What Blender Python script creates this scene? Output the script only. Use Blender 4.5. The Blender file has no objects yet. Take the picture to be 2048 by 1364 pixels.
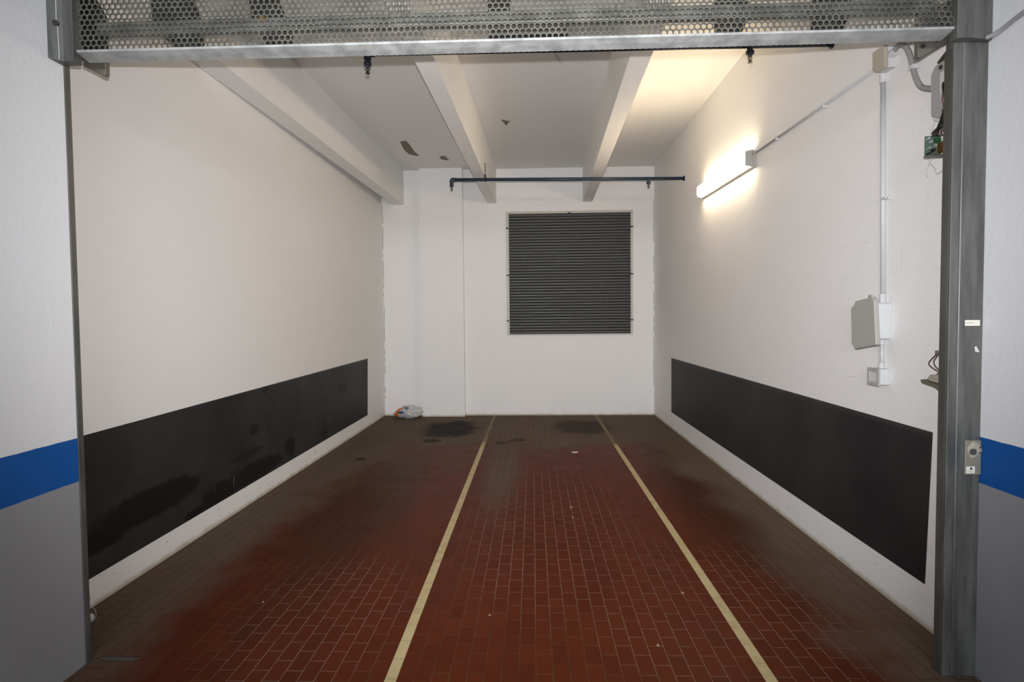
import bpy, bmesh, math, random
from mathutils import Vector, Matrix, noise
random.seed(7)
PI = math.pi
S = bpy.context.scene
C = S.collection

# ------------------------------------------------------------------ camera
CAM = Vector((0, 0, 1.6))
f_px, pitch, yaw, roll = 1143.1, -0.03751, -0.03631, -0.009
fw = Vector((math.sin(yaw)*math.cos(pitch), math.cos(yaw)*math.cos(pitch), math.sin(pitch)))
rt = Vector((math.cos(yaw), -math.sin(yaw), 0)); up = rt.cross(fw)
r2 = rt*math.cos(roll) + up*math.sin(roll); u2 = -rt*math.sin(roll) + up*math.cos(roll)
cd = bpy.data.cameras.new('camera'); cam = bpy.data.objects.new('camera', cd); C.objects.link(cam)
cd.sensor_width = 36; cd.lens = f_px*36/2048; cd.clip_start = .02
cam.matrix_world = Matrix(((r2.x, u2.x, -fw.x, CAM.x), (r2.y, u2.y, -fw.y, CAM.y), (r2.z, u2.z, -fw.z, CAM.z), (0, 0, 0, 1)))
S.camera = cam

# ------------------------------------------------------------------ light
w = bpy.data.worlds.new('world'); S.world = w; w.use_nodes = True
w.node_tree.nodes['Background'].inputs[0].default_value = (.80, .88, 1.0, 1)
w.node_tree.nodes['Background'].inputs[1].default_value = .22
S.view_settings.view_transform = 'Standard'; S.view_settings.look = 'None'
S.view_settings.gamma = 1; S.view_settings.exposure = -0.05; S.view_settings.use_curve_mapping = False
def light(name, kind, loc, energy, col, **k):
    l = bpy.data.lights.new(name, kind); l.energy = energy; l.color = col
    for a, b in k.items(): setattr(l, a, b)
    o = bpy.data.objects.new(name, l); C.objects.link(o); o.location = loc; return o
# the flash on top of the photographer's camera
fl = light('camera_flash', 'SPOT', (0, .03, 1.70), 900, (.96, .95, .965), shadow_soft_size=.012, spot_size=math.radians(103), spot_blend=1.0)
fl.rotation_euler = Vector((.02, -1, -.08)).to_track_quat('Z', 'Y').to_euler()
# fluorescent strips of the driveway behind the camera
cl = light('driveway_light', 'AREA', (0, -4.6, 2.55), 240, (.90, .94, 1.0), shape='RECTANGLE', size=4.0, size_y=.5)
cl.rotation_euler = (math.radians(84), 0, 0)
TUBE = 38.0     # emission of the tube lamp on the right wall

# ------------------------------------------------------------------ helpers
def tag(o, label=None, cat=None, group=None, kind=None):
    for k, v in (('label', label), ('category', cat), ('group', group), ('kind', kind)):
        if v: o[k] = v
    return o
def obj(name, bm, m, parent=None, smooth=False, bevel=0, seg=2):
    me = bpy.data.meshes.new(name)
    if isinstance(bm, bmesh.types.BMesh):
        bmesh.ops.recalc_face_normals(bm, faces=bm.faces); bm.to_mesh(me); bm.free()
    else:
        me.from_pydata(bm[0], [], bm[1]); me.update()
    for mm in (m if isinstance(m, (list, tuple)) else [m]): me.materials.append(mm)
    if smooth:
        for p in me.polygons: p.use_smooth = True
    o = bpy.data.objects.new(name, me); C.objects.link(o)
    if parent:
        o.parent = parent
        q = parent; off = Vector((0, 0, 0))
        while q: off += q.location; q = q.parent
        me.transform(Matrix.Translation(-off))
    if bevel:
        b = o.modifiers.new('bevel', 'BEVEL'); b.width = bevel; b.segments = seg; b.limit_method = 'ANGLE'
        if not smooth: 
            for p in me.polygons: p.use_smooth = True
            b.harden_normals = True
    return o
def thing(name, label, cat, loc, group=None):
    o = bpy.data.objects.new(name, None); C.objects.link(o); o.location = loc; o.empty_display_size = .05
    return tag(o, label, cat, group)
def B(): return bmesh.new()
def box(bm, x0, x1, y0, y1, z0, z1, mi=0):
    vs = [bm.verts.new(p) for p in ((x0,y0,z0),(x1,y0,z0),(x1,y1,z0),(x0,y1,z0),(x0,y0,z1),(x1,y0,z1),(x1,y1,z1),(x0,y1,z1))]
    for f in ((0,3,2,1),(4,5,6,7),(0,1,5,4),(1,2,6,5),(2,3,7,6),(3,0,4,7)):
        bm.faces.new([vs[i] for i in f]).material_index = mi
    return vs
def bx(*a): bm = B(); box(bm, *a); return bm
def prism(bm, pts, axis, a, b, mi=0):
    """polygon pts (2D) in the plane normal to axis, extruded from a to b"""
    def P(u, v, t):
        return {'x': (t, u, v), 'y': (u, t, v), 'z': (u, v, t)}[axis]
    v0 = [bm.verts.new(P(u, v, a)) for u, v in pts]; v1 = [bm.verts.new(P(u, v, b)) for u, v in pts]
    n = len(pts); fs = [bm.faces.new(v0), bm.faces.new(v1[::-1])]
    for i in range(n): fs.append(bm.faces.new((v0[i], v0[(i+1) % n], v1[(i+1) % n], v1[i])))
    for f in fs: f.material_index = mi
def tube(bm, pts, r, n=12, mi=0, cap=True):
    pts = [Vector(p) for p in pts]; rr = r if isinstance(r, (list, tuple)) else [r]*len(pts)
    rings = []; ref = None
    for i, p in enumerate(pts):
        d = (pts[min(i+1, len(pts)-1)] - pts[max(i-1, 0)]).normalized()
        if ref is None: ref = Vector((0, 0, 1)) if abs(d.z) < .9 else Vector((1, 0, 0))
        a = d.cross(ref).normalized(); b = d.cross(a).normalized(); ref = -b if (-b).length else ref
        ref = a.cross(d)
        rings.append([bm.verts.new(p + (a*math.cos(t) + b*math.sin(t))*rr[i]) for t in [2*PI*k/n for k in range(n)]])
    for i in range(len(rings)-1):
        for k in range(n):
            bm.faces.new((rings[i][k], rings[i][(k+1) % n], rings[i+1][(k+1) % n], rings[i+1][k])).material_index = mi
    if cap:
        bm.faces.new(rings[0][::-1]).material_index = mi; bm.faces.new(rings[-1]).material_index = mi
def tb(*a, **k): bm = B(); tube(bm, *a, **k); return bm
def spline(pts, n=8):
    pts = [Vector(p) for p in pts]; out = []
    P = [pts[0]*2 - pts[1]] + pts + [pts[-1]*2 - pts[-2]]
    for i in range(1, len(P)-2):
        p0, p1, p2, p3 = P[i-1:i+3]
        for k in range(n):
            t = k/n
            out.append(.5*((2*p1) + (-p0+p2)*t + (2*p0-5*p1+4*p2-p3)*t*t + (-p0+3*p1-3*p2+p3)*t**3))
    out.append(pts[-1]); return out

# ------------------------------------------------------------------ materials
class N:
    def __init__(s, name, rough=.8, metal=0, col=(.5, .5, .5), spec=.5):
        s.m = bpy.data.materials.new(name); s.m.use_nodes = True; s.t = s.m.node_tree; s.p = s.t.nodes['Principled BSDF']
        s.p.inputs['Roughness'].default_value = rough; s.p.inputs['Metallic'].default_value = metal
        s.p.inputs['Base Color'].default_value = (*col, 1); s.p.inputs['Specular IOR Level'].default_value = spec
        s._c = None
    def n(s, typ, **k):
        nd = s.t.nodes.new(typ)
        for a, b in k.items(): setattr(nd, a, b)
        return nd
    def L(s, a, b): s.t.links.new(a, b)
    def co(s):
        if s._c is None:
            s._c = s.n('ShaderNodeNewGeometry').outputs['Position']
        return s._c
    def sep(s):
        if not hasattr(s, '_s'):
            s._s = s.n('ShaderNodeSeparateXYZ'); s.L(s.co(), s._s.inputs[0])
        return s._s.outputs
    def inp(s, sock, v):
        if hasattr(v, 'is_output') or isinstance(v, bpy.types.NodeSocket): s.L(v, sock)
        elif isinstance(v, (tuple, list)) and len(v) == 3 and sock.type == 'RGBA': sock.default_value = (*v, 1)
        else: sock.default_value = v
    def math(s, op, a, b=0, c=None, clamp=False):
        nd = s.n('ShaderNodeMath', operation=op, use_clamp=clamp); s.inp(nd.inputs[0], a); s.inp(nd.inputs[1], b)
        if c is not None: s.inp(nd.inputs[2], c)
        return nd.outputs[0]
    def noise(s, scale, detail=4, rough=.55, vec=None, dist=0):
        nd = s.n('ShaderNodeTexNoise'); nd.inputs['Scale'].default_value = scale; nd.inputs['Detail'].default_value = detail
        nd.inputs['Roughness'].default_value = rough; nd.inputs['Distortion'].default_value = dist
        s.L(vec or s.co(), nd.inputs['Vector']); return nd.outputs['Fac']
    def scaled(s, v):
        nd = s.n('ShaderNodeMapping'); nd.inputs['Scale'].default_value = v; s.L(s.co(), nd.inputs['Vector']); return nd.outputs[0]
    def smooth(s, v, a, b, o0=0., o1=1.):
        nd = s.n('ShaderNodeMapRange', interpolation_type='SMOOTHSTEP'); s.inp(nd.inputs['Value'], v)
        rev = a > b
        if rev: a, b, o0, o1 = b, a, o1, o0
        nd.inputs['From Min'].default_value = a; nd.inputs['From Max'].default_value = b
        nd.inputs['To Min'].default_value = o0; nd.inputs['To Max'].default_value = o1; return nd.outputs[0]
    def mix(s, fac, a, b):
        nd = s.n('ShaderNodeMix', data_type='RGBA'); s.inp(nd.inputs[0], fac); s.inp(nd.inputs[6], a); s.inp(nd.inputs[7], b); return nd.outputs[2]
    def blob(s, u, v, cu, cv, ru, rv, wob=None, amt=.5, soft=.4):
        """soft-edged ellipse in the (u,v) plane, edge disturbed by noise"""
        a = s.math('DIVIDE', s.math('SUBTRACT', u, cu), ru); b = s.math('DIVIDE', s.math('SUBTRACT', v, cv), rv)
        d = s.math('SQRT', s.math('ADD', s.math('MULTIPLY', a, a), s.math('MULTIPLY', b, b)))
        if wob is not None: d = s.math('ADD', d, s.math('MULTIPLY', s.math('SUBTRACT', wob, .5), amt*2))
        return s.smooth(d, 1+soft/2, 1-soft/2)
    def col(s, v): s.inp(s.p.inputs['Base Color'], v)
    def bump(s, h, strength=.3, dist=.01):
        nd = s.n('ShaderNodeBump'); nd.inputs['Strength'].default_value = strength; nd.inputs['Distance'].default_value = dist
        s.L(h, nd.inputs['Height']); s.L(nd.outputs[0], s.p.inputs['Normal'])
def flat(name, col, rough=.6, metal=0, var=.12, scale=30, bump=0, spec=.5):
    a = N(name, rough, metal, spec=spec); nz = a.noise(scale)
    a.col(a.mix(nz, tuple(c*(1-var) for c in col), tuple(min(1, c*(1+var)) for c in col)))
    if bump: a.bump(nz, bump, .004)
    return a.m

def wall_mat(name, axis, base=(.85, .84, .825), bands=False, cracks=(), mortar=.35, dark_edges=()):
    """painted block wall; axis 'x' = wall in the YZ plane, 'y' = in the XZ plane, 'z' = ceiling"""
    a = N(name, .62, spec=.25); X, Y, Z = a.sep()
    u = Y if axis == 'x' else X; v = Y if axis == 'z' else Z
    n1 = a.noise(1.3, 3); n2 = a.noise(35, 5, .6); n3 = a.noise(6, 4)
    c = a.mix(n1, tuple(k*.965 for k in base), base)
    # brick courses 20 cm x 40 cm, half hidden under the paint
    cmb = a.n('ShaderNodeCombineXYZ'); a.L(u, cmb.inputs[0]); a.L(v, cmb.inputs[1])
    br = a.n('ShaderNodeTexBrick'); br.inputs['Scale'].default_value = 1; br.inputs['Brick Width'].default_value = .40
    br.inputs['Row Height'].default_value = .205; br.inputs['Mortar Size'].default_value = .004; br.inputs['Mortar Smooth'].default_value = .9
    br.inputs['Color1'].default_value = br.inputs['Color2'].default_value = (0, 0, 0, 1); br.inputs['Mortar'].default_value = (1, 1, 1, 1)
    wob = a.n('ShaderNodeVectorMath', operation='ADD'); a.L(cmb.outputs[0], wob.inputs[0])
    wn = a.n('ShaderNodeTexNoise'); wn.inputs['Scale'].default_value = 3; a.L(a.co(), wn.inputs['Vector'])
    sc = a.n('ShaderNodeVectorMath', operation='SCALE'); a.L(wn.outputs['Color'], sc.inputs[0]); sc.inputs[3].default_value = .02
    a.L(sc.outputs[0], wob.inputs[1]); a.L(wob.outputs[0], br.inputs['Vector'])
    mk = a.math('MULTIPLY', br.outputs['Color'], a.smooth(n3, .50, .66))
    if axis != 'z' :
        h = a.math('SUBTRACT', a.math('MULTIPLY', n2, .35), a.math('MULTIPLY', mk, mortar))
        h = a.math('ADD', h, a.math('MULTIPLY', n3, .5))
    else: h = a.math('MULTIPLY', n2, .3)
    a.bump(h, .55, .006)
    if axis != 'z' and not bands:      # grime where wall meets floor
        gz = a.smooth(a.math('ADD', Z, a.math('MULTIPLY', a.math('SUBTRACT', n3, .5), .05)), .045, .0)
        c = a.mix(a.math('MULTIPLY', gz, .75), c, (.36, .30, .17))
        sp = a.smooth(a.math('ADD', a.noise(22, 3), a.smooth(Z, .0, .5, 0, .12)), .335, .30)
        sp = a.math('MULTIPLY', sp, a.smooth(Z, .30, .12)); c = a.mix(a.math('MULTIPLY', sp, .6), c, (.2, .18, .15))
    for (cu, v0, v1, wd) in cracks:    # open joints: dark wandering hairlines
        d = a.math('ABSOLUTE', a.math('SUBTRACT', u, a.math('ADD', cu, a.math('MULTIPLY', a.math('SUBTRACT', a.noise(5, 5), .5), .03))))
        k = a.math('MULTIPLY', a.smooth(d, wd, wd*.4), a.smooth(a.noise(9, 3), .40, .52))
        k = a.math('MULTIPLY', k, a.math('MULTIPLY', a.smooth(v, v0-.05, v0), a.smooth(v, v1+.05, v1)))
        c = a.mix(a.math('MULTIPLY', k, .8), c, (.10, .085, .07))
    if bands:                          # grey dado with a blue stripe above it
        wz = a.math('ADD', Z, a.math('MULTIPLY', a.math('SUBTRACT', a.noise(14, 2), .5), .006))
        g = a.mix(n1, (.265, .270, .285), (.30, .305, .318))
        g = a.mix(a.smooth(wz, .8665, .8685), g, (.004, .085, .33))
        c = a.mix(a.smooth(wz, 1.069, 1.071), g, c)
    a.col(c); return a.m
WL = wall_mat('white_paint_block_left', 'x', mortar=.12)
WR = wall_mat('white_paint_block_right', 'x', mortar=.55)
WB = wall_mat('white_paint_back', 'y', cracks=((-2.482, .3, 3.5, .006), (1.990, .5, 3.5, .005)), mortar=.15)
WP = wall_mat('white_paint_pilaster', 'y', mortar=.1)
WC = wall_mat('white_paint_ceiling', 'z', base=(.81, .80, .775))
WBM = wall_mat('white_paint_beam', 'z', base=(.85, .84, .82))
WO = wall_mat('outer_wall_paint', 'x', base=(.76, .77, .79), bands=True, mortar=.1)

def metal_mat(name, c0, c1, rough=.45, metal=.75, scale=9, stretch=(1, 1, .15)):
    a = N(name, rough, metal); v = a.scaled(stretch); n1 = a.noise(scale, 6, .6, vec=v); n2 = a.noise(120, 3)
    c = a.mix(a.smooth(n1, .3, .7), c0, c1); c = a.mix(a.math('MULTIPLY', a.smooth(n2, .55, .75), .12), c, tuple(min(1, k*1.7) for k in c1))
    a.col(c); a.inp(a.p.inputs['Roughness'], a.smooth(n1, .3, .7, rough-.1, rough+.12)); a.bump(n2, .12, .002); return a.m
GALV = metal_mat('galvanised_steel', (.27, .28, .275), (.40, .41, .40), .55, .3, 14, (1, 1, 1))
GALV_D = metal_mat('weathered_zinc_post', (.10, .103, .095), (.165, .168, .155), .5, .6, 6, (3, 3, .4))
DOORM = metal_mat('perforated_zinc_sheet', (.075, .073, .060), (.125, .122, .102), .5, .35, 12, (1, 1, 1))
DARKST = metal_mat('dark_steel', (.028, .026, .022), (.055, .05, .042), .5, .5, 10, (1, 1, 1))
SLAT = metal_mat('grey_shutter_slats', (.058, .059, .055), (.084, .084, .078), .5, .45, 4, (.4, 1, 3))
FRAMEP = flat('cream_painted_steel', (.52, .50, .44), .5, .0, .2, 20)
PIPE = flat('dark_teal_pipe_paint', (.012, .030, .052), .4, 0, .3, 15)
PIPED = flat('black_blue_pipe_paint', (.006, .008, .018), .45, 0, .3, 15)
BRASS = flat('dark_bronze', (.02, .018, .015), .4, .6)
PVC = flat('grey_pvc', (.50, .51, .52), .45, 0, .06, 40)
PVCP = flat('paint_smeared_pvc', (.58, .58, .58), .6, 0, .1, 40)
TANP = flat('tan_grey_plastic', (.42, .385, .31), .5, 0, .08, 30)
GREYP = flat('grey_plastic', (.36, .355, .32), .5, 0, .05, 30)
GREYPL = flat('pale_grey_plastic', (.55, .57, .58), .5, 0, .05, 30)
FLEXM = flat('grey_corrugated_conduit', (.30, .30, .30), .5, 0, .08, 60)
BLACKW = flat('black_wire_insulation', (.012, .012, .012), .4)
REDW = flat('red_wire_insulation', (.20, .02, .02), .4)
GREENW = flat('green_wire_insulation', (.02, .08, .03), .4)
WHITEW = flat('white_wire_insulation', (.42, .42, .44), .4)
PCB = flat('circuit_board', (.07, .11, .08), .4, 0, .3, 120)
COPPER = flat('copper_coil', (.16, .07, .02), .4, .5, .3, 90)
LABEL = flat('white_label', (.72, .70, .60), .6, 0, .04, 50)
INK = flat('grey_ink', (.42, .41, .38), .7)
BLUEINK = flat('blue_ink', (.02, .05, .12), .5)
PLASTER = flat('crumbled_plaster', (.34, .31, .25), .9, 0, .35, 60, .6)
BAREC = flat('bare_concrete', (.20, .18, .13), .95, 0, .3, 40, .5)
SHADOWJ = flat('open_joint', (.03, .027, .022), .95, 0, .3, 30)

def band_mat(name, stains):
    a = N(name, .55, spec=.35); X, Y, Z = a.sep()
    n1 = a.noise(1.2, 5, .6); n2 = a.noise(40, 4); n3 = a.noise(5, 5, .6); n4 = a.noise(7, 5, .65, vec=a.scaled((1, 5, .6)))
    c = a.mix(a.smooth(n1, .3, .7), (.0095, .0095, .0105), (.026, .026, .0245)); c = a.mix(a.math('MULTIPLY', a.smooth(n4, .6, .8), .5), c, (.04, .04, .038))
    rough = .6; n9 = a.noise(10, 5, .65); n8 = a.noise(16, 4, .6, vec=a.scaled((1, 2.2, .35)))
    if stains:
        tot = None
        for (y, z, ry, rz, k) in stains:
            bl = a.math('MULTIPLY', a.blob(Y, Z, y, z, ry, rz, n8 if k > 1 else n9, .85 if k > 1 else .5, .35), min(k, 1))
            tot = bl if tot is None else a.math('MAXIMUM', tot, bl)
        c = a.mix(tot, c, (.0022, .0020, .0022)); rough = .6
        fl_ = a.math('MULTIPLY', a.smooth(n4, .66, .70), a.blob(Y, Z, 4.45, .22, .35, .14, n3, .3)); c = a.mix(fl_, c, (.3, .29, .27))
    # dusty scuffed rim at the top edge
    ed = a.smooth(a.math('ADD', Z, a.math('MULTIPLY', n3, .02)), .985, 1.03); c = a.mix(a.math('MULTIPLY', ed, .25), c, (.10, .10, .09))
    a.col(c); a.inp(a.p.inputs['Roughness'], rough); a.bump(n2, .3, .003); return a.m
BANDL = band_mat('black_band_left', ((3.62, .425, .52, .105, 1), (3.15, .36, .25, .07, 1), (4.42, .24, .28, .09, 2), (5.0, .27, .55, .09, 2), (4.05, .20, .12, .03, 1),
    (4.85, .45, .25, .04, .6), (5.2, .975, .06, .05, 1), (4.98, .64, .09, .05, .9), (5.72, .32, .12, .10, 1), (6.70, .30, .10, .10, .8), (7.35, .74, .16, .07, .9), (6.75, .70, .12, .03, .7)))
BANDR = band_mat('black_band_right', ())

def floor_mat():
    a = N('red_clinker_floor', .55, spec=.05); X, Y, Z = a.sep()
    bw, bl = .0784, .1545; s1, s2, hw = -.645, 1.04, .0262
    # column coordinate restarts at each cream strip
    left = a.math('SUBTRACT', X, s1-hw); mid = a.math('SUBTRACT', X, s1+hw); right = a.math('SUBTRACT', X, s2+hw)
    m_mid = a.math('GREATER_THAN', X, s1); m_r = a.math('GREATER_THAN', X, s2)
    wide = (s2-s1-2*hw)/21.0
    cm = a.math('MULTIPLY', mid, 1/wide)
    col = a.math('ADD', a.math('MULTIPLY', a.math('SUBTRACT', 1, m_mid), a.math('MULTIPLY', left, 1/bw)),
          a.math('ADD', a.math('MULTIPLY', a.math('SUBTRACT', m_mid, m_r), cm), a.math('MULTIPLY', m_r, a.math('MULTIPLY', right, 1/bw))))
    ci = a.math('FLOOR', col); cf = a.math('SUBTRACT', col, ci)
    par = a.math('MODULO', a.math('ADD', ci, 400), 2)
    row = a.math('ADD', a.math('MULTIPLY', a.math('SUBTRACT', Y, 2.987), 1/bl), a.math('MULTIPLY', par, .5))
    ri = a.math('FLOOR', row); rf = a.math('SUBTRACT', row, ri)
    gx = a.math('MULTIPLY', a.math('MINIMUM', cf, a.math('SUBTRACT', 1, cf)), bw)
    gy = a.math('MULTIPLY', a.math('MINIMUM', rf, a.math('SUBTRACT', 1, rf)), bl)
    g = a.smooth(a.math('MINIMUM', gx, gy), .0022, .0012)
    st = a.math('MAXIMUM', a.math('LESS_THAN', a.math('ABSOLUTE', a.math('SUBTRACT', X, s1)), hw), a.math('LESS_THAN', a.math('ABSOLUTE', a.math('SUBTRACT', X, s2)), hw))
    # per tile tone
    cmb = a.n('ShaderNodeCombineXYZ'); a.L(ci, cmb.inputs[0]); a.L(ri, cmb.inputs[1])
    wn = a.n('ShaderNodeTexWhiteNoise', noise_dimensions='2D'); a.L(cmb.outputs[0], wn.inputs['Vector'])
    n1 = a.noise(1.1, 5, .6); n2 = a.noise(4, 5, .6); n3 = a.noise(60, 4); n5 = a.noise(1.6, 6, .65, vec=a.scaled((1.6, .6, 1)))
    tile = a.mix(wn.outputs['Value'], (.072, .0140, .0042), (.090, .0178, .0055))
    tile = a.mix(a.math('MULTIPLY', a.smooth(n2, .4, .7), .45), tile, (.100, .024, .006))
    wobY = a.math('ADD', Y, a.math('MULTIPLY', a.math('SUBTRACT', n1, .5), 1.6)); wobX = a.math('ADD', X, a.math('MULTIPLY', a.math('SUBTRACT', n1, .5), 1.1))
    # grey dust film at the back and along both walls
    dust = a.math('MAXIMUM', a.smooth(wobY, 6.95, 7.45), a.math('MAXIMUM', a.smooth(a.math('ADD', wobX, a.math('MULTIPLY', a.smooth(Y, 5.2, 6.4), .28)), 1.42, 1.9), a.smooth(wobX, -1.75, -2.25)))
    dust = a.math('MAXIMUM', dust, a.math('MULTIPLY', a.smooth(a.math('ADD', wobX, a.math('MULTIPLY', a.math('SUBTRACT', Y, 5), -.15)), -1.70, -2.15), a.smooth(Y, 4.5, 5.5)))
    dust = a.math('MAXIMUM', dust, a.math('MULTIPLY', a.blob(X, Y, -.34, 6.5, .20, 1.6, n5, .4, .8), .85))
    dust = a.math('MULTIPLY', dust, a.smooth(n5, .15, .65, .72, 1.0))
    # darker tyre tracks
    trk = a.math('MAXIMUM', a.math('MULTIPLY', a.blob(X, Y, -1.50, 5.0, .40, 1.9, n5, .6, .9), .62), a.math('MULTIPLY', a.blob(X, Y, 1.55, 5.4, .35, 2.2, n5, .5, .9), .6))
    tile = a.mix(trk, tile, (.036, .016, .007))
    tile = a.mix(a.math('MULTIPLY', dust, .90), tile, (.118, .092, .070))
    oil = a.math('MAXIMUM', a.blob(X, Y, -1.22, 8.35, .40, .62, n2, .7, .5), a.math('MULTIPLY', a.blob(X, Y, .74, 8.45, .42, .55, n2, .8, .6), .75))
    for (cx, cy, r) in ((-.19, 7.55, .09), (-.42, 7.35, .08), (-1.35, 7.5, .12), (-.3, 7.45, .05), (-2.0, 6.5, .06)):
        oil = a.math('MAXIMUM', oil, a.math('MULTIPLY', a.blob(X, Y, cx, cy, r, r, n2, .3, .5), .8))
    tile = a.mix(a.math('MULTIPLY', oil, .88), tile, (.009, .0075, .006))
    n6 = a.noise(2.3, 4, .6)
    gvis = a.math('MAXIMUM', a.blob(X, Y, .10, 4.5, .62, 1.5, n6, .45, .8), a.math('MAXIMUM', a.blob(X, Y, -1.15, 3.0, .42, .75, n6, .5, .8), a.blob(X, Y, 1.30, 3.2, .45, .8, n6, .5, .8)))
    gvis = a.math('MAXIMUM', gvis, a.math('MULTIPLY', a.blob(X, Y, .75, 3.2, .5, .9, n6, .6, .8), .8))
    gvis = a.math('MULTIPLY', gvis, a.smooth(a.noise(11, 2), .30, .50, .45, 1.0))
    gvis = a.math('MAXIMUM', gvis, a.math('MULTIPLY', a.smooth(n2, .35, .6), .22))
    gcol = a.mix(gvis, (.055, .022, .012), (.22, .145, .105)); gcol = a.mix(a.math('MULTIPLY', dust, .75), gcol, (.03, .024, .02))
    base = a.mix(g, tile, gcol)
    cream = a.mix(n2, (.42, .33, .16), (.50, .41, .24)); cream = a.mix(a.math('MULTIPLY', a.smooth(a.noise(9, 4), .45, .7), .35), cream, (.25, .17, .09))
    crow = a.math('FRACT', a.math('MULTIPLY', Y, 1/bl)); cg = a.smooth(a.math('MULTIPLY', a.math('MINIMUM', crow, a.math('SUBTRACT', 1, crow)), bl), .0022, .0008)
    cream = a.mix(a.math('MULTIPLY', cg, .6), cream, (.12, .08, .05)); cream = a.mix(a.math('MULTIPLY', dust, .80), cream, (.10, .085, .058))
    base = a.mix(st, base, cream); a.col(base)
    a.inp(a.p.inputs['Roughness'], a.math('ADD', a.smooth(n2, .2, .8, .38, .52), a.math('MULTIPLY', dust, .25)))
    a.bump(a.math('SUBTRACT', a.math('MULTIPLY', n3, .15), a.math('MULTIPLY', g, .6)), .35, .003); return a.m
FLOOR = floor_mat()

# ------------------------------------------------------------------ the room
xL, xR, yB, zC, yJ = -2.492, 2.0, 9.494, 4.079, 2.55
oL, oR = -2.110, 1.950
def struct(name, bm, m, **k): return tag(obj(name, bm, m, **k), kind='structure')
struct('floor', bx(-4.2, 4.2, -3.2, yB+.2, -.1, 0), FLOOR)
struct('ceiling', bx(xL-.2, xR+.2, 2.62, yB+.2, zC, zC+.15), WC)
struct('wall_left', bx(xL-.2, xL, 2.552, yB+.2, 0, zC), WL)
struct('wall_right', bx(xR, xR+.2, 2.62, yB+.2, 0, zC), WR)
struct('wall_back', bx(xL, xR, yB, yB+.2, 0, zC), WB)
struct('wall_pilaster', bx(-1.838, -1.130, 9.372, yB, 0, zC), WP)
struct('wall_outer_left', bx(oL-.6, oL, -1.5, 2.552, 0, zC), WO)
struct('wall_outer_right', bx(oR, oR+.6, -1.5, 2.62, 0, zC), WO)
struct('wall_front', bx(oL, oR, 2.56, 2.72, 3.42, zC), WB)
def beam(pts):
    bm = B(); prism(bm, pts, 'z', 3.517, zC); return bm
struct('ceiling_beam', beam(((-2.490, 2.72), (-2.335, 2.72), (-2.118, yB), (-2.298, yB), (-2.49, 4.1))), WBM)
struct('ceiling_beam', beam(((-.897, 2.72), (-.745, 2.72), (-.581, yB), (-.729, yB))), WBM)
struct('ceiling_beam', beam(((.695, 2.72), (.850, 2.72), (.992, yB), (.836, yB))), WBM)
def quad_slab(x, t, pts):
    bm = B(); prism(bm, pts, 'x', x, x+t); return bm
struct('trim_1', quad_slab(xL, .003, ((2.72, .168), (2.72, .976), (8.518, 1.033), (8.464, .185))), BANDL)
struct('trim_2', quad_slab(xR-.003, .003, ((2.955, .226), (2.918, 1.016), (8.314, 1.025), (8.309, .241))), BANDR)

# ------------------------------------------------------------------ roller shutter in the back wall
sx0, sx1, sz0, sz1 = -.417, 1.648, 1.344, 3.371
sh = thing('roller_shutter', 'large square grey slatted metal roller shutter closed in the white back wall', 'shutter', ((sx0+sx1)/2, yB, sz0))
bm = B(); fwid = .038
box(bm, sx0, sx0+fwid, yB-.035, yB, sz0, sz1); box(bm, sx1-fwid, sx1, yB-.035, yB, sz0, sz1)
box(bm, sx0+fwid, sx1-fwid, yB-.035, yB, sz1-fwid, sz1); box(bm, sx0+fwid, sx1-fwid, yB-.035, yB, sz0, sz0+.014)
obj('frame', bm, FRAMEP, sh, bevel=.003)
bm = B(); n = 42; pch = (sz1-sz0-fwid-.014)/n; pr = []
for i in range(n):
    z = sz0+.014+i*pch
    pr += [(yB-.004, z), (yB-.019, z+pch*.16), (yB-.022, z+pch*.40), (yB-.022, z+pch*.66), (yB-.019, z+pch*.88), (yB-.006, z+pch*.95)]
pr.append((yB-.004, sz1-fwid))
va = [bm.verts.new((sx0+fwid, y, z)) for y, z in pr]; vb = [bm.verts.new((sx1-fwid, y, z)) for y, z in pr]
for i in range(len(pr)-1): bm.faces.new((va[i], vb[i], vb[i+1], va[i+1]))
bk = [bm.verts.new(p) for p in ((sx0+fwid, yB-.001, sz0+.014), (sx1-fwid, yB-.001, sz0+.014), (sx1-fwid, yB-.001, sz1-fwid), (sx0+fwid, yB-.001, sz1-fwid))]
bm.faces.new(bk)
obj('slat_curtain', bm, SLAT, sh)
for (x, z) in ((sx0+.012, 3.10), (sx0+.012, 2.33), (sx1-.016, 3.10), (sx1-.016, 2.33), (sx0+.012, 1.58), (sx1-.016, 1.58)):
    bm = B(); box(bm, x-.022, x+.022, yB-.05, yB-.03, z-.010, z+.010); tube(bm, ((x, yB-.06, z), (x, yB-.045, z)), .009, 8)
    obj('clip', bm, DARKST, sh)
bm = B(); box(bm, (sx0+sx1)/2-.02, (sx0+sx1)/2+.015, yB-.05, yB-.03, sz1-.045, sz1-.025); obj('clip', bm, DARKST, sh)
obj('bolt', tb(((.115, yB-.05, sz0+.008), (.115, yB-.03, sz0+.008)), .012, 10), GALV, sh)

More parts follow.
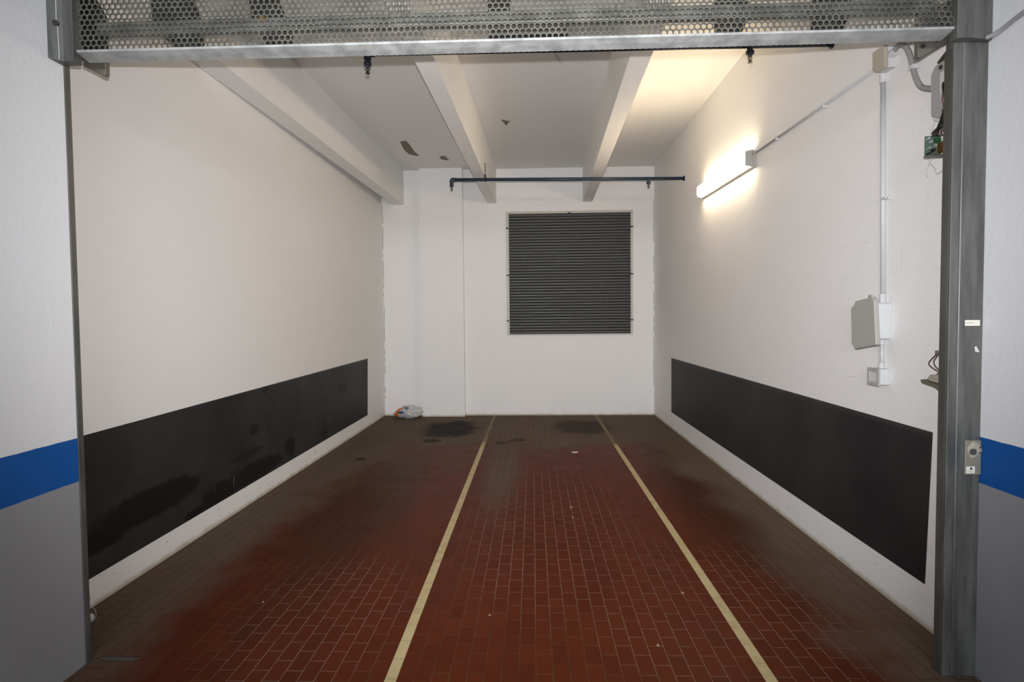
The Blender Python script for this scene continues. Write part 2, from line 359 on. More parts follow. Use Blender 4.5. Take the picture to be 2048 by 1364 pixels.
# ------------------------------------------------------------------ fire sprinkler pipes
def sprinkler(x, y, z, m, par, s=1.0):
    """tee collar, body, frame arms and deflector of a pendent head hanging from the pipe at z"""
    h = obj('sprinkler_head', tb(((x, y, z), (x, y, z-.022*s), (x, y, z-.024*s), (x, y, z-.046*s), (x, y, z-.048*s), (x, y, z-.062*s)),
            [.019*s, .019*s, .028*s, .028*s, .015*s, .013*s], 12), m, par)
    bm = B()
    for q in (-1, 1): tube(bm, ((x+q*.010*s, y, z-.060*s), (x+q*.013*s, y, z-.075*s), (x+q*.003*s, y, z-.095*s)), .003*s, 6)
    tube(bm, ((x, y, z-.06*s), (x, y, z-.098*s)), .0035*s, 6); tube(bm, ((x, y, z-.097*s), (x, y, z-.102*s)), [.015*s, .017*s], 12)
    obj('deflector', bm, BRASS, h)
def spipe(Y, x0, z0, x1, z1, r, m, heads, label, s):
    t = thing('sprinkler_pipe', label, 'pipe', (x1, Y, z1), 'sprinkler pipes')
    zz = lambda x: z0+(z1-z0)*(x-x0)/(x1-x0)
    obj('pipe', tb(((x0+.02, Y, zz(x0+.02)), (x1, Y, z1)), r, 16), m, t, smooth=True)
    pts = [(x0+.05, Y, zz(x0+.05)), (x0+.02, Y, z0), (x0+.006, Y, z0-.006), (x0, Y, z0-.02), (x0, Y, z0-.045)]
    obj('elbow', tb(spline(pts, 4), r*1.22, 14), m, t, smooth=True)
    obj('wall_flange', tb(((x1-.012, Y, z1), (x1, Y, z1)), r*1.5, 16), m, t)
    for x in heads: sprinkler(x, Y, (z0-.04 if x == x0 else zz(x)-r*.8), m, t, s)
    return t, zz
t, zz = spipe(7.628, -1.060, 3.460, xR, 3.425, .0225, PIPE, (-1.060, 1.533), 'dark teal sprinkler pipe crossing in front of the back wall above the shutter', 1.0)
hx = -.613; bm = B(); tube(bm, ((hx, 7.628, zz(hx)+.02), (hx, 7.628, 3.66)), .005, 8); obj('hanger_rod', bm, DARKST, t)
bm = B()
for k in range(12):
    a0, a1 = 2*PI*k/12, 2*PI*(k+1)/12; q = .028
    tube(bm, ((hx, 7.628+q*math.cos(a0), zz(hx)+q*math.sin(a0)), (hx, 7.628+q*math.cos(a1), zz(hx)+q*math.sin(a1))), .006, 6)
tube(bm, ((hx, 7.628, zz(hx)+.025), (hx, 7.628, zz(hx)+.065)), .012, 8); obj('pipe_clamp', bm, DARKST, t)
bm = B(); tube(bm, ((hx, 7.628, 3.655), (hx-.02, 7.628, 3.675)), .005, 6); obj('rod_anchor', bm, DARKST, t)
t, zz = spipe(3.933, -1.112, 3.425, xR, 3.410, .0215, PIPED, (-1.112, 1.461), 'black sprinkler pipe just behind the bottom edge of the perforated door', .95)

# ------------------------------------------------------------------ tube lamp on the right wall
lt = thing('wall_lamp', 'lit white fluorescent batten lamp mounted along the right wall', 'lamp', (xR, 5.99, 3.03))
y0, y1 = 5.215, 6.76; zc0, zc1 = 3.018, 3.058
def lamp_shell(xa, xb, ya, yb, hb, hf, m, name, bev):
    bm = B(); zf = lambda y: zc0+(zc1-zc0)*(y-y0)/(y1-y0)
    vs = []
    for y in (ya, yb):
        vs += [bm.verts.new(p) for p in ((xa, y, zf(y)-hb), (xa, y, zf(y)+hb), (xb, y, zf(y)+hf), (xb, y, zf(y)-hf))]
    for f in ((0, 1, 2, 3), (7, 6, 5, 4), (0, 4, 5, 1), (1, 5, 6, 2), (2, 6, 7, 3), (3, 7, 4, 0)): bm.faces.new([vs[i] for i in f])
    return obj(name, bm, m, lt, bevel=bev, seg=4)
em = bpy.data.materials.new('lit_diffuser'); em.use_nodes = True; p = em.node_tree.nodes['Principled BSDF']
p.inputs['Base Color'].default_value = (.9, .9, .88, 1); p.inputs['Emission Color'].default_value = (1.0, .79, .53, 1); p.inputs['Emission Strength'].default_value = TUBE
lamp_shell(xR, xR-.034, y0+.01, y1-.01, .070, .074, GREYP, 'base', .004)
lamp_shell(xR-.034, xR-.090, y0+.022, y1-.012, .074, .056, em, 'diffuser', .018)
lamp_shell(xR-.030, xR-.094, y0, y0+.024, .077, .062, GREYP, 'end_cap', .008)
lamp_shell(xR-.030, xR-.080, y1-.014, y1, .072, .050, GREYP, 'end_cap', .006)
bm = B(); tube(bm, ((xR-.03, y0+.002, 3.055), (xR-.03, y0-.03, 3.056)), [.014, .010], 10); obj('cable_gland', bm, GREYP, lt)

# ------------------------------------------------------------------ conduits and boxes on the right wall
t = thing('conduit', 'long thin grey conduit running along the right wall from junction box to lamp', 'conduit', (xR, 3.44, 3.03))
obj('tube', tb(((xR-.013, 3.395, 3.024), (xR-.013, 5.19, 3.058)), .0095, 12), PVC, t, smooth=True)
for y in (4.005, 4.75):
    z = 3.024+(y-3.395)*.019; bm = B(); box(bm, xR-.027, xR, y-.009, y+.009, z-.020, z+.016); obj('clip', bm, PVCP, t, bevel=.003)
t = thing('conduit', 'straight vertical conduit from the junction box down to the open box', 'conduit', (xR, 3.34, 1.68))
obj('tube', tb(((xR-.014, 3.352, 2.945), (xR-.014, 3.322, 1.705)), .0130, 14), PVC, t, smooth=True)
obj('coupling', tb(((xR-.014, 3.353, 2.962), (xR-.014, 3.351, 2.915)), .018, 14), PVCP, t, smooth=False)
obj('coupling', tb(((xR-.016, 3.322, 1.725), (xR-.016, 3.322, 1.676)), [.0175, .020], 14), PVC, t, smooth=False)
for z in (2.262,):
    bm = B(); box(bm, xR-.030, xR, 3.288, 3.340, z-.006, z+.006); tube(bm, ((xR-.004, 3.280, z-.003), (xR-.022, 3.280, z-.003)), .008, 8); obj('clip', bm, PVCP, t)
t = thing('junction_box', 'square tan junction box high on the right wall with painted over sides', 'junction box', (xR, 3.30, 2.96))
bm = B(); prism(bm, ((3.252, 2.962), (3.338, 2.966), (3.372, 3.005), (3.372, 3.072), (3.252, 3.072)), 'x', xR-.055, xR); obj('body', bm, PVCP, t, bevel=.004)
bm = B(); prism(bm, ((3.232, 2.955), (3.312, 2.957), (3.348, 2.985), (3.350, 3.083), (3.240, 3.078)), 'x', xR-.078, xR-.055); obj('cover', bm, TANP, t, bevel=.006)
bm = B(); tube(bm, ((xR-.03, 3.252, 3.03), (xR-.03, 3.215, 3.03)), [.024, .020], 12); obj('cable_gland', bm, PVCP, t)

t = thing('electrical_box', 'grey plastic electrical box with its lid hanging open on the right wall', 'electrical box', (xR, 3.33, 1.46))
bm = B(); prism(bm, ((3.262, 1.478), (3.270, 1.470), (3.425, 1.470), (3.425, 1.676), (3.268, 1.676), (3.258, 1.666)), 'x', xR-.085, xR)
obj('body', bm, GREYPL, t, bevel=.006)
bm = B()
prism(bm, ((3.215, 1.442), (3.425, 1.408), (3.438, 1.430), (3.458, 1.440), (3.470, 1.650), (3.440, 1.665), (3.425, 1.690), (3.262, 1.708), (3.240, 1.690)), 'x', xR-.112, xR-.085)
obj('lid', bm, GREYP, t, bevel=.006)
bm = B(); tube(bm, ((xR-.10, 3.30, 1.712), (xR-.10, 3.27, 1.712)), .010, 8); obj('hinge', bm, GREYP, t)

t = thing('conduit', 'short vertical conduit between the open box and the switch below', 'conduit', (xR, 3.325, 1.30))
obj('tube', tb(((xR-.014, 3.325, 1.476), (xR-.014, 3.322, 1.29)), .0105, 14), PVC, t, smooth=True)
obj('coupling', tb(((xR-.014, 3.325, 1.474), (xR-.014, 3.325, 1.440)), .0155, 14), PVC, t)
obj('coupling', tb(((xR-.016, 3.322, 1.335), (xR-.016, 3.322, 1.295)), .0160, 14), PVC, t)
t = thing('switch_box', 'small pale grey surface mounted switch box below the open electrical box', 'switch', (xR, 3.31, 1.21))
obj('body', bx(xR-.058, xR, 3.268, 3.372, 1.212, 1.304), GREYPL, t, bevel=.008, seg=3)
bm = B()
for (a, b, c, d) in ((3.262, 3.280, 1.206, 1.306), (3.352, 3.370, 1.206, 1.306), (3.280, 3.352, 1.206, 1.226), (3.280, 3.352, 1.287, 1.306)): box(bm, xR-.068, xR-.056, a, b, c, d)
obj('cover_frame', bm, GREYP, t, bevel=.002)
obj('rocker', bx(xR-.061, xR-.055, 3.286, 3.344, 1.232, 1.280), PVCP, t, bevel=.002)

# flexible conduit and gate control on the right
t = thing('flexible_conduit', 'grey corrugated conduit looping from the junction box down to the control box', 'conduit', (xR, 3.2, 2.9))
pts = spline(((1.968, 3.248, 3.028), (1.966, 3.222, 3.034), (1.964, 3.180, 3.044), (1.962, 3.128, 3.018), (1.962, 3.090, 2.962), (1.962, 3.062, 2.889), (1.962, 3.034, 2.814), (1.962, 2.993, 2.752), (1.962, 2.930, 2.716), (1.962, 2.905, 2.712)), 12)
rr = [.0128 + (.0014 if i % 2 else -.0010) for i in range(len(pts))]
obj('hose', tb(pts, rr, 12), FLEXM, t, smooth=True)
bm = B(); box(bm, xR-.055, xR, 3.050, 3.066, 2.872, 2.884); box(bm, xR-.052, xR-.02, 3.040, 3.078, 2.866, 2.888); obj('clip', bm, PVCP, t, bevel=.003)
t = thing('control_box', 'grey coverless gate control housing beside the right door post', 'control box', (xR, 2.80, 2.55))
bm = B(); prism(bm, ((2.665, 2.535), (2.820, 2.535), (2.868, 2.560), (2.872, 2.760), (2.845, 2.790), (2.665, 2.800)), 'x', xR-.075, xR); obj('back_shell', bm, flat('control_box_grey', (.33, .33, .33), .5, 0, .06), t, bevel=.008)
bm = B(); prism(bm, ((2.665, 2.806), (2.855, 2.800), (2.868, 2.815), (2.760, 2.868), (2.665, 2.885)), 'x', xR-.05, xR); obj('top_bracket', bm, DARKST, t, bevel=.003)
bm = B(); prism(bm, ((2.775, 2.500), (2.820, 2.512), (2.872, 2.545), (2.868, 2.556), (2.665, 2.540), (2.665, 2.500)), 'x', xR-.06, xR-.01); obj('bottom_flange', bm, PVCP, t, bevel=.003)
obj('screw', tb(((xR-.075, 2.80, 2.765), (xR-.080, 2.80, 2.765)), .010, 10), DARKST, t)
obj('inner_panel', bx(xR-.080, xR-.075, 2.665, 2.80, 2.64, 2.74), PVCP, t, bevel=.002)
def wires(par, name, spec, seed=0):
    for (m, r, pts) in spec:
        obj(name, tb(spline(pts, 6), r, 6), m, par, smooth=True)
t = thing('wire_bundle', 'tangled black, red and green wires hanging out of the control box', 'wires', (1.90, 2.78, 2.5))
spec = []
rnd = random.Random(4)
for i in range(11):
    m = [BLACKW, BLACKW, BLACKW, REDW, GREENW, BLACKW, BLACKW, WHITEW][i % 8]
    ya = 2.70+rnd.random()*.12; za = 2.60+rnd.random()*.10
    yb = 2.74+rnd.random()*.11
    spec.append((m, .0028 if m is BLACKW else .0020, ((1.920, ya-.03, za), (1.912-rnd.random()*.01, ya-.02-rnd.random()*.05, za-.06), (1.905, 2.725+rnd.random()*.03, 2.555+rnd.random()*.02),
                 (1.890+rnd.random()*.02, 2.73+rnd.random()*.03, 2.49), (1.845+rnd.random()*.07, 2.745, 2.44), (1.845+rnd.random()*.07, 2.748, 2.430))))
spec.append((BLACKW, .0065, ((1.918, 2.665, 2.675), (1.908, 2.700, 2.62), (1.904, 2.735, 2.565), (1.885, 2.74, 2.49), (1.862, 2.746, 2.43))))
spec.append((BLACKW, .0050, ((1.920, 2.775, 2.685), (1.912, 2.765, 2.655), (1.908, 2.745, 2.60), (1.905, 2.735, 2.56))))
for k in range(3):
    spec.append((BLACKW, .003, ((1.905, 2.66, 2.50-k*.01), (1.895, 2.72, 2.515), (1.903, 2.72, 2.54+k*.008), (1.90, 2.70, 2.575+k*.01), (1.91, 2.66, 2.57))))
wires(t, 'wire', spec)
t = thing('circuit_board', 'bare green circuit board with transformer dangling under the control box', 'circuit board', (1.91, 2.83, 2.37))
obj('board', bx(1.826, 1.930, 2.752, 2.756, 2.340, 2.432), PCB, t)
obj('board_edge', bx(1.823, 1.932, 2.715, 2.758, 2.335, 2.340), GALV_D, t)
obj('transformer', bx(1.880, 1.926, 2.712, 2.752, 2.350, 2.398), COPPER, t, bevel=.004)
obj('transformer_core', bx(1.894, 1.914, 2.708, 2.750, 2.346, 2.404), LABEL, t, bevel=.003)
obj('relay', bx(1.893, 1.922, 2.728, 2.752, 2.406, 2.428), LABEL, t, bevel=.002)
obj('terminal_block', bx(1.862, 1.886, 2.732, 2.752, 2.402, 2.420), GREENW, t, bevel=.002)
for (x, z, r) in ((1.837, 2.375, .006), (1.847, 2.405, .005), (1.857, 2.365, .007), (1.842, 2.352, .005), (1.834, 2.418, .006), (1.867, 2.385, .005)):
    obj('capacitor', tb(((x, 2.752, z), (x, 2.735, z)), r, 10), rnd.choice([DARKST, GALV, INK]), t)
for k in range(5): obj('chip', bx(1.831+k*.009, 1.837+k*.009, 2.747, 2.752, 2.344+(k*37 % 5)*.014, 2.352+(k*37 % 5)*.014), rnd.choice([BLACKW, INK, LABEL]), t)
t = thing('loose_wire', 'thin grey wire curling down the white wall below the circuit board', 'wire', (1.97, 2.95, 2.3))
obj('strand', tb(spline(((1.97, 2.895, 2.555), (1.97, 2.930, 2.50), (1.968, 2.950, 2.43), (1.966, 2.930, 2.36), (1.96, 2.885, 2.320), (1.958, 2.862, 2.285), (1.958, 2.835, 2.290), (1.958, 2.805, 2.302)), 8), .0014, 6), PVC, t, smooth=True)
obj('strand', tb(spline(((1.96, 2.905, 2.365), (1.96, 2.935, 2.33), (1.96, 2.940, 2.298), (1.96, 2.928, 2.290)), 8), .0012, 6), PVC, t, smooth=True)
obj('strand', tb(spline(((1.93, 2.80, 2.37), (1.93, 2.785, 2.345), (1.93, 2.772, 2.33)), 8), .0012, 6), PVC, t, smooth=True)

t = thing('broken_socket', 'broken socket dangling on brown wires behind the right door post', 'socket', (1.93, 2.80, 1.26))
bm = B(); prism(bm, ((2.601, 1.225), (2.70, 1.235), (2.775, 1.262), (2.855, 1.272), (2.868, 1.280), (2.866, 1.290), (2.85, 1.287), (2.70, 1.270), (2.601, 1.262)), 'x', 1.90, 1.945); obj('shell', bm, flat('dirty_olive_plastic', (.12, .11, .08), .7), t, bevel=.003)
bm = B(); prism(bm, ((2.70, 1.275), (2.80, 1.285), (2.835, 1.292), (2.81, 1.318), (2.76, 1.322), (2.70, 1.330)), 'x', 1.905, 1.94); obj('insert', bm, PLASTER, t, bevel=.005)
BRW = flat('brown_wire_insulation', (.07, .03, .025), .5)
wires(t, 'wire', ((BRW, .0024, ((1.93, 2.79, 1.425), (1.925, 2.835, 1.385), (1.92, 2.838, 1.365), (1.92, 2.80, 1.345), (1.925, 2.75, 1.325))),
                  (BRW, .0024, ((1.93, 2.785, 1.42), (1.92, 2.805, 1.38), (1.92, 2.78, 1.35), (1.925, 2.74, 1.335))), (BRW, .0024, ((1.93, 2.745, 1.39), (1.925, 2.768, 1.37), (1.92, 2.74, 1.34), (1.925, 2.77, 1.315))),
                  (BRW, .0024, ((1.93, 2.74, 1.345), (1.92, 2.775, 1.325), (1.925, 2.795, 1.31)))))
obj('connector', bx(1.92, 1.94, 2.755, 2.80, 1.418, 1.434), flat('dusty_mauve_plastic', (.16, .13, .13), .6), t, bevel=.002)

# ------------------------------------------------------------------ door frame
pr_ = thing('door_post', 'wide weathered zinc post standing at the right side of the opening', 'post', (1.88, 2.56, 0), 'door posts')
bm = B(); prism(bm, ((1.806, 2.55), (1.842, 2.55), (1.846, 2.5535), (1.850, 2.55), (1.9495, 2.55), (1.9495, 2.60), (1.806, 2.60)), 'z', 0, 3.42); obj('channel', bm, GALV_D, pr_, bevel=.002)
bm = B(); box(bm, 1.803, 1.8055, 2.560, 2.602, 0, 2.745); obj('guide_rail', bm, metal_mat('dirty_guide_rail', (.07, .07, .06), (.12, .115, .10), .6, .4), pr_)  # thin dark strip added so the post's inner side looks darker
obj('label', bx(1.874, 1.937, 2.5485, 2.5498, 1.555, 1.580), LABEL, pr_)['label'] = 'small white paper label'
bm = B()
for k in range(6): box(bm, 1.879+k*.0055, 1.882+k*.0055, 2.5480, 2.5486, 1.564, 1.571)
obj('faint_print', bm, INK, pr_)
bm = B(); prism(bm, ((1.916, 1.463), (1.924, 1.466), (1.930, 1.455), (1.938, 1.440), (1.920, 1.442)), 'y', 2.5485, 2.5498); obj('torn_sticker', bm, PVCP, pr_)['label'] = 'torn white sticker remnant'
lk = obj('lock_plate', bx(1.880, 1.9485, 2.540, 2.5498, .905, 1.056), flat('lock_plate_zinc', (.27, .25, .20), .6, .4, .25, 25), pr_, bevel=.003); lk['label'] = 'patched lock plate of the right post'
bm = B(); 
bmesh.ops.create_icosphere(bm, subdivisions=4, radius=1)
for v in bm.verts:
    d = noise.noise(v.co*2.2)*.25+noise.noise(v.co*6)*.12
    v.co = Vector((1.918+v.co.x*(.030+d*.02), 2.540+v.co.y*.008*(1+d*2), 1.014+v.co.z*(.036+d*.03)))
obj('plaster_patch', bm, PLASTER, lk, smooth=True)
bm = B(); tube(bm, ((1.907, 2.534, 1.008), (1.907, 2.529, 1.008)), .014, 16); box(bm, 1.932, 1.946, 2.529, 2.538, 1.024, 1.030); box(bm, 1.930, 1.944, 2.529, 2.538, 1.002, 1.007); obj('lock_cylinder', bm, GALV_D, lk)
obj('white_tag', bx(1.885, 1.921, 2.5385, 2.5400, .912, .942), LABEL, lk)
obj('tag_dot', tb(((1.905, 2.5384, .933), (1.905, 2.5378, .933)), .0055, 14), BLUEINK, lk)
bm = B()
for k in range(3): box(bm, 1.892, 1.914, 2.5380, 2.5384, .916+k*.004, .9175+k*.004)
obj('tag_print', bm, INK, lk)
pl_ = thing('door_post', 'narrow weathered zinc post edge visible at the left side of the opening', 'post', (-2.08, 2.56, 0), 'door posts')
bm = B(); prism(bm, ((-2.30, 2.553), (-2.106, 2.553), (-2.106, 2.585), (-2.30, 2.585)), 'z', 0, 3.42); obj('channel', bm, GALV_D, pl_, bevel=.002)
bm = B(); box(bm, -2.30, -2.112, 2.585, 2.592, 0, 2.75); obj('guide_rail', bm, bpy.data.materials['dirty_guide_rail'], pl_)
hr = thing('frame_housing', 'zinc housing covering the top right corner of the door frame', 'housing', (1.86, 2.55, 2.76), 'door frame housings')
bm = B(); prism(bm, ((1.786, 2.505), (1.850, 2.505), (1.9485, 2.530), (1.9495, 2.549), (1.786, 2.549)), 'z', 2.762, 3.42); obj('cover', bm, GALV_D, hr, bevel=.002)
obj('white_scratch', tb(((1.905, 2.522, 2.90), (1.906, 2.522, 2.87), (1.906, 2.522, 2.83)), .0013, 5), PVCP, hr)
hl = thing('frame_housing', 'zinc housing covering the top left corner of the door frame', 'housing', (-2.07, 2.55, 2.76), 'door frame housings')
bm = B(); prism(bm, ((-2.022, 2.505), (-2.068, 2.505), (-2.1095, 2.470), (-2.1095, 2.555), (-2.022, 2.555)), 'z', 2.762, 3.42); obj('cover', bm, GALV_D, hl, bevel=.002)
obj('white_crack', tb(((-2.082, 2.492, 3.10), (-2.083, 2.491, 2.93), (-2.080, 2.493, 2.905), (-2.078, 2.494, 2.80), (-2.078, 2.494, 2.765)), .0016, 5), PVCP, hl)
bm = B(); tube(bm, ((-2.086, 2.492, 2.92), (-2.084, 2.485, 2.92)), .013, 14); obj('plug', bm, DARKST, hl)

# ------------------------------------------------------------------ up-and-over perforated door
dr = thing('garage_door', 'perforated zinc up-and-over garage door raised across the top of the opening', 'garage door', (0, 2.52, 2.80))
def perforated(x0, x1, z0, z1, y, pitch=.0258, r=.0101, th=.0016):
    V = []; F = []; rowh = pitch*math.sqrt(3)/2; R = pitch/math.sqrt(3)
    nr = int((z1-z0)/rowh)+1; nc = int((x1-x0)/pitch)+1
    for j in range(nr):
        cz = z0+rowh*(j+.5)
        for i in range(nc):
            cx = x0+pitch*(i+.5+(.5 if j % 2 else 0))
            if cx+pitch/2 > x1+.002: continue
            b = len(V)
            for side in (0, 1):
                yy = y+side*th
                for k in range(12):
                    a = PI/2+k*PI/6; q = R if k % 2 == 0 else pitch/2
                    V.append((cx+q*math.cos(a), yy, cz+q*math.sin(a)))
                for k in range(12):
                    a = PI/2+k*PI/6; V.append((cx+r*math.cos(a), yy, cz+r*math.sin(a)))
            for k in range(12):
                k1 = (k+1) % 12
                F.append((b+k, b+12+k, b+12+k1, b+k1)); F.append((b+24+k, b+24+k1, b+36+k1, b+36+k)); F.append((b+12+k, b+36+k, b+36+k1, b+12+k1))
    return V, F
obj('perforated_sheet', perforated(-2.0195, 1.7845, 2.8125, 3.40, 2.522), DOORM, dr)
# folded bottom edge: short front strip, underside flange with a scalloped rear edge
bm = B()
def lipz(x): return 2.806 - .0035*0
box(bm, -2.0195, 1.784, 2.519, 2.5215, 2.806, 2.816)
xs = []; x = -2.0195
while x < 1.784: xs.append(x); x += .0129/3
top = []; bot = []
for i, x in enumerate(xs):
    yb = 2.592 + .0045*abs(math.sin(PI*(x+2.03)/.0258))
    top.append([bm.verts.new((x, 2.520, 2.8075)), bm.verts.new((x, 2.555, 2.7995)), bm.verts.new((x, yb, 2.7935))])
    bot.append([bm.verts.new((x, 2.520, 2.8060)), bm.verts.new((x, 2.555, 2.7980)), bm.verts.new((x, yb, 2.7920))])
for i in range(len(xs)-1):
    for k in range(2):
        bm.faces.new((top[i][k], top[i+1][k], top[i+1][k+1], top[i][k+1])); bm.faces.new((bot[i][k], bot[i][k+1], bot[i+1][k+1], bot[i+1][k]))
    bm.faces.new((top[i][2], top[i+1][2], bot[i+1][2], bot[i][2])); bm.faces.new((top[i][0], bot[i][0], bot[i+1][0], top[i+1][0]))
obj('bottom_flange', bm, GALV, dr)
bm = B(); box(bm, -2.0195, 1.784, 2.518, 2.560, 3.395, 3.425); obj('top_channel', bm, GALV, dr)
bm = B(); box(bm, -2.02, 1.785, 2.640, 2.690, 2.945, 3.000); obj('cross_rail', bm, metal_mat('rail_zinc', (.10, .10, .09), (.18, .18, .165), .5, .5, 12, (1, 1, 1)), dr, bevel=.004)
def plate(pts, name='hanger_plate', y=2.70, d=.05, m=DARKST):
    bm = B(); prism(bm, pts, 'y', y, y+d); return obj(name, bm, m, dr, bevel=.004)
plate(((-1.815, 3.30), (-1.620, 3.30), (-1.604, 3.132), (-1.571, 3.03), (-1.566, 2.935), (-1.580, 2.916), (-1.700, 2.916), (-1.785, 3.00)))
plate(((-1.345, 3.30), (-1.215, 3.30), (-1.194, 3.12), (-1.166, 3.061), (-1.132, 2.979), (-1.139, 2.918), (-1.255, 2.918), (-1.306, 2.99)))
plate(((-.199, 3.25), (-.094, 3.25), (-.094, 2.98), (.180, 2.970), (.176, 2.925), (-.194, 2.925)))
plate(((.855, 3.28), (1.000, 3.28), (.992, 2.956), (.968, 2.905), (.855, 2.905)))
plate(((1.291, 3.28), (1.459, 3.28), (1.453, 2.972), (1.420, 2.905), (1.295, 2.905)))
GUS = metal_mat('gusset_zinc', (.12, .11, .095), (.17, .155, .135), .55, .35, 10, (1, 1, 1))
plate(((-2.105, 2.846), (-1.998, 2.846), (-1.998, 2.777), (-2.003, 2.768), (-2.012, 2.767), (-2.090, 2.806), (-2.108, 2.812)), 'gusset', 2.664, .03, GUS)
plate(((-2.25, 2.848), (-1.998, 2.848), (-1.998, 3.04), (-2.04, 3.12), (-2.25, 3.34)), 'gusset', 2.664, .03, DARKST)
plate(((1.730, 2.99), (1.948, 2.99), (1.948, 2.860), (1.838, 2.805), (1.742, 2.752), (1.730, 2.758)), 'gusset', 2.664, .03, GUS)
bm = B(); tube(bm, ((1.748, 2.662, 2.800), (1.748, 2.655, 2.800)), .008, 10); obj('bolt', bm, DARKST, dr)
bm = B(); tube(bm, ((-1.23, 2.690, 2.99), (-1.23, 2.63, 2.99)), .016, 12); obj('bolt', bm, flat('brass_bolt', (.5, .35, .12), .3, .9), dr)
obj('tie_rod', tb(((-1.98, 2.715, 2.99), (1.74, 2.715, 2.99)), .008, 8), DARKST, dr)

# conduit of the outer right wall
t = thing('wall_cable', 'grey cable conduit climbing the outer wall at the upper right corner', 'cable', (1.93, 2.45, 2.78))
obj('tube', tb(spline(((1.915, 2.52, 2.766), (1.930, 2.49, 2.768), (1.938, 2.455, 2.776), (1.938, 2.40, 2.785), (1.938, 2.34, 2.790), (1.938, 2.25, 2.80), (1.938, 2.1, 2.82)), 6), .0095, 10), FLEXM, t, smooth=True)

# ------------------------------------------------------------------ ceiling flakes and loop of wire
def flake(name, pts, label, curl):
    bm = B(); v = [bm.verts.new((x, y, zC-.001-c)) for (x, y), c in zip(pts, curl)]; v2 = [bm.verts.new((x, y, zC-.004-c)) for (x, y), c in zip(pts, curl)]
    n = len(v); bm.faces.new(v); bm.faces.new(v2[::-1])
    for i in range(n): bm.faces.new((v[i], v[(i+1) % n], v2[(i+1) % n], v2[i]))
    return tag(obj(name, bm, BAREC), label, 'paint flake', 'peeling paint flakes')
flake('paint_flake', ((-1.817, 7.957), (-1.76, 7.93), (-1.722, 7.945), (-1.716, 8.15), (-1.715, 8.45), (-1.690, 8.66), (-1.76, 8.62), (-1.82, 8.56), (-1.845, 8.35)), 'long bare grey peeling patch on the ceiling left of the pilaster', (0, 0, 0, 0, 0, 0, 0, 0, 0))
flake('paint_flake', ((-1.400, 8.75), (-1.345, 8.68), (-1.300, 8.70), (-1.275, 8.92), (-1.34, 8.90), (-1.385, 8.86)), 'small peeling patch on the ceiling just above the pilaster', (0,)*6)
flake('paint_flake', ((-.372, 7.17), (-.325, 7.20), (-.262, 7.24), (-.290, 7.30), (-.318, 7.40), (-.345, 7.28)), 'smallest peeling patch on the ceiling between the two free beams', (0,)*6)
tag(obj('ceiling_wire', tb(spline(((.215, 5.30, zC-.004), (.235, 5.48, zC-.006), (.300, 5.63, zC-.005), (.409, 5.70, zC-.02), (.500, 5.66, zC-.02), (.555, 5.57, zC-.004)), 8), .004, 6), PVCP, smooth=True), 'white loop of wire lying against the ceiling between the beams', 'wire')

# ------------------------------------------------------------------ plastic bag in the far left corner
def bag():
    a = N('crumpled_bag_plastic', .35, spec=.5); X, Y, Z = a.sep(); n3 = a.noise(14, 3); n4 = a.noise(30, 4)
    c = a.mix(n4, (.42, .42, .40), (.62, .61, .58))
    wx = a.math('ADD', X, a.math('MULTIPLY', a.math('SUBTRACT', n3, .5), .10))
    side = a.math('SUBTRACT', wx, a.math('MULTIPLY', Z, .55))
    c = a.mix(a.smooth(a.math('ADD', wx, 0), -2.02, -2.05), c, (.40, .41, .45))
    c = a.mix(a.smooth(side, -2.215, -2.245), c, (.62, .17, .03))
    c = a.mix(a.blob(X, Z, -2.16, .105, .055, .018, n3, .4, .3), c, (.02, .06, .14))
    c = a.mix(a.blob(X, Z, -2.05, .175, .04, .015, n3, .5, .3), c, (.10, .08, .06))
    a.col(c); a.bump(n4, .5, .01); return a.m
bm = B(); bmesh.ops.create_icosphere(bm, subdivisions=6, radius=1)
for v in bm.verts:
    p = v.co.copy(); q = p*2.3+Vector((3, 1, 7))
    d = .16*noise.noise(q)+.12*abs(noise.noise(p*4.2))+.07*abs(noise.noise(p*9+Vector((5, 5, 5))))
    p = p*(1+d*1.3-.08)
    x = p.x*.235; z = .095+p.z*.095
    z *= 1.0 + (.12 if p.x > -.35 else -.45*(-.35-p.x))
    v.co = Vector((-2.055+x, 9.25+p.y*.085, max(.0, z)))
tag(obj('plastic_bag', bm, bag(), smooth=True), 'crumpled white and orange plastic bag lying in the far left corner', 'bag')

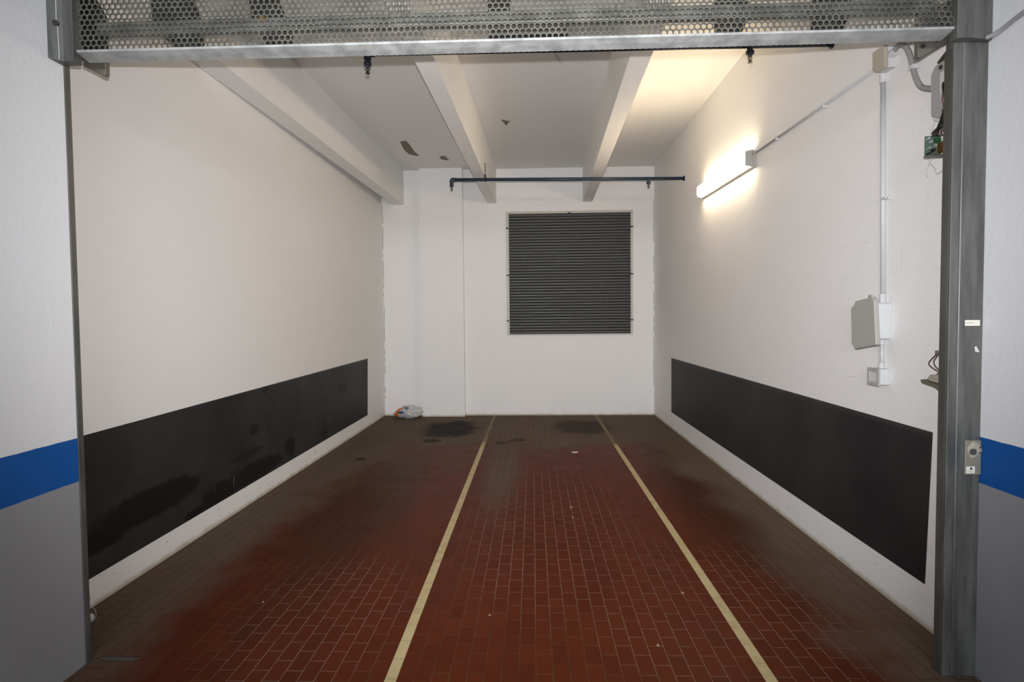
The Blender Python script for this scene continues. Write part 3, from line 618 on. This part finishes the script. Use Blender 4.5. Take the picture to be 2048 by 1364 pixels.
# ------------------------------------------------------------------ small litter on the floor
t = thing('wire_scrap', 'curl of thin pale wire on the floor beside the left post', 'wire', (-2.36, 2.9, 0))
obj('strand', tb(spline(((-2.40, 2.90, .004), (-2.37, 2.90, .095), (-2.335, 2.90, .075), (-2.33, 2.89, .035), (-2.37, 2.885, .004)), 8), .0016, 6), WHITEW, t, smooth=True)
obj('strand', tb(spline(((-2.40, 2.88, .02), (-2.36, 2.88, .05), (-2.33, 2.87, .03), (-2.29, 2.85, .045)), 8), .0013, 6), WHITEW, t, smooth=True)
bm = B(); bmesh.ops.create_icosphere(bm, subdivisions=3, radius=1)
for v in bm.verts: v.co = Vector((-2.385+v.co.x*.030, 2.91+v.co.y*.03, max(0, .022+v.co.z*.028*(1+.4*noise.noise(v.co*2)))))
obj('cable_lump', bm, PVC, t, smooth=True)
def rag(cx, cy, w_, d_, h, seed, n=14):
    rr_ = random.Random(seed); bm = B(); pts = []
    for k in range(n):
        a = 2*PI*k/n; q = .75+rr_.random()*.35; pts.append((cx+w_*q*math.cos(a), cy+d_*q*math.sin(a)))
    prism(bm, pts, 'z', 0, h); return bm
tag(obj('threshold_chip', rag(-1.975, 2.595, .10, .012, .006, 3, 26), flat('dull_cement', (.07, .065, .055), .9, 0, .4, 50), bevel=.003), 'flat broken cement chip on the floor at the left of the threshold', 'cement chip')
i = 0
for (x, y, s, lab) in ((.496, 6.822, .030, 'torn white paper scrap farthest back on the red tiles'), (.314, 4.813, .014, 'larger of two pale crumbs beside each other mid floor'), (.312, 4.56, .011, 'smaller crumb just in front of another pale crumb mid floor'),
                       (.60, 2.76, .008, 'pale crumb on the tiles near the lower edge left of the right cream strip'), (.86, 3.30, .008, 'pale crumb near the right cream strip in the foreground'),
                       (-.245, 3.03, .006, 'pale crumb among the tiles right of the left cream strip'), (-1.55, 3.15, .006, 'pale crumb on the dusty tiles left of the left cream strip')):
    i += 1
    tag(obj('paper_scrap' if i == 1 else 'debris_crumb', rag(x, y, s*1.6 if i == 1 else s, s*.9, .006, i, 9), flat('scrap_%d' % i, (.55, .52, .48) if i == 1 else (.24, .18, .14), .8)), lab, 'litter', 'litter on the floor')
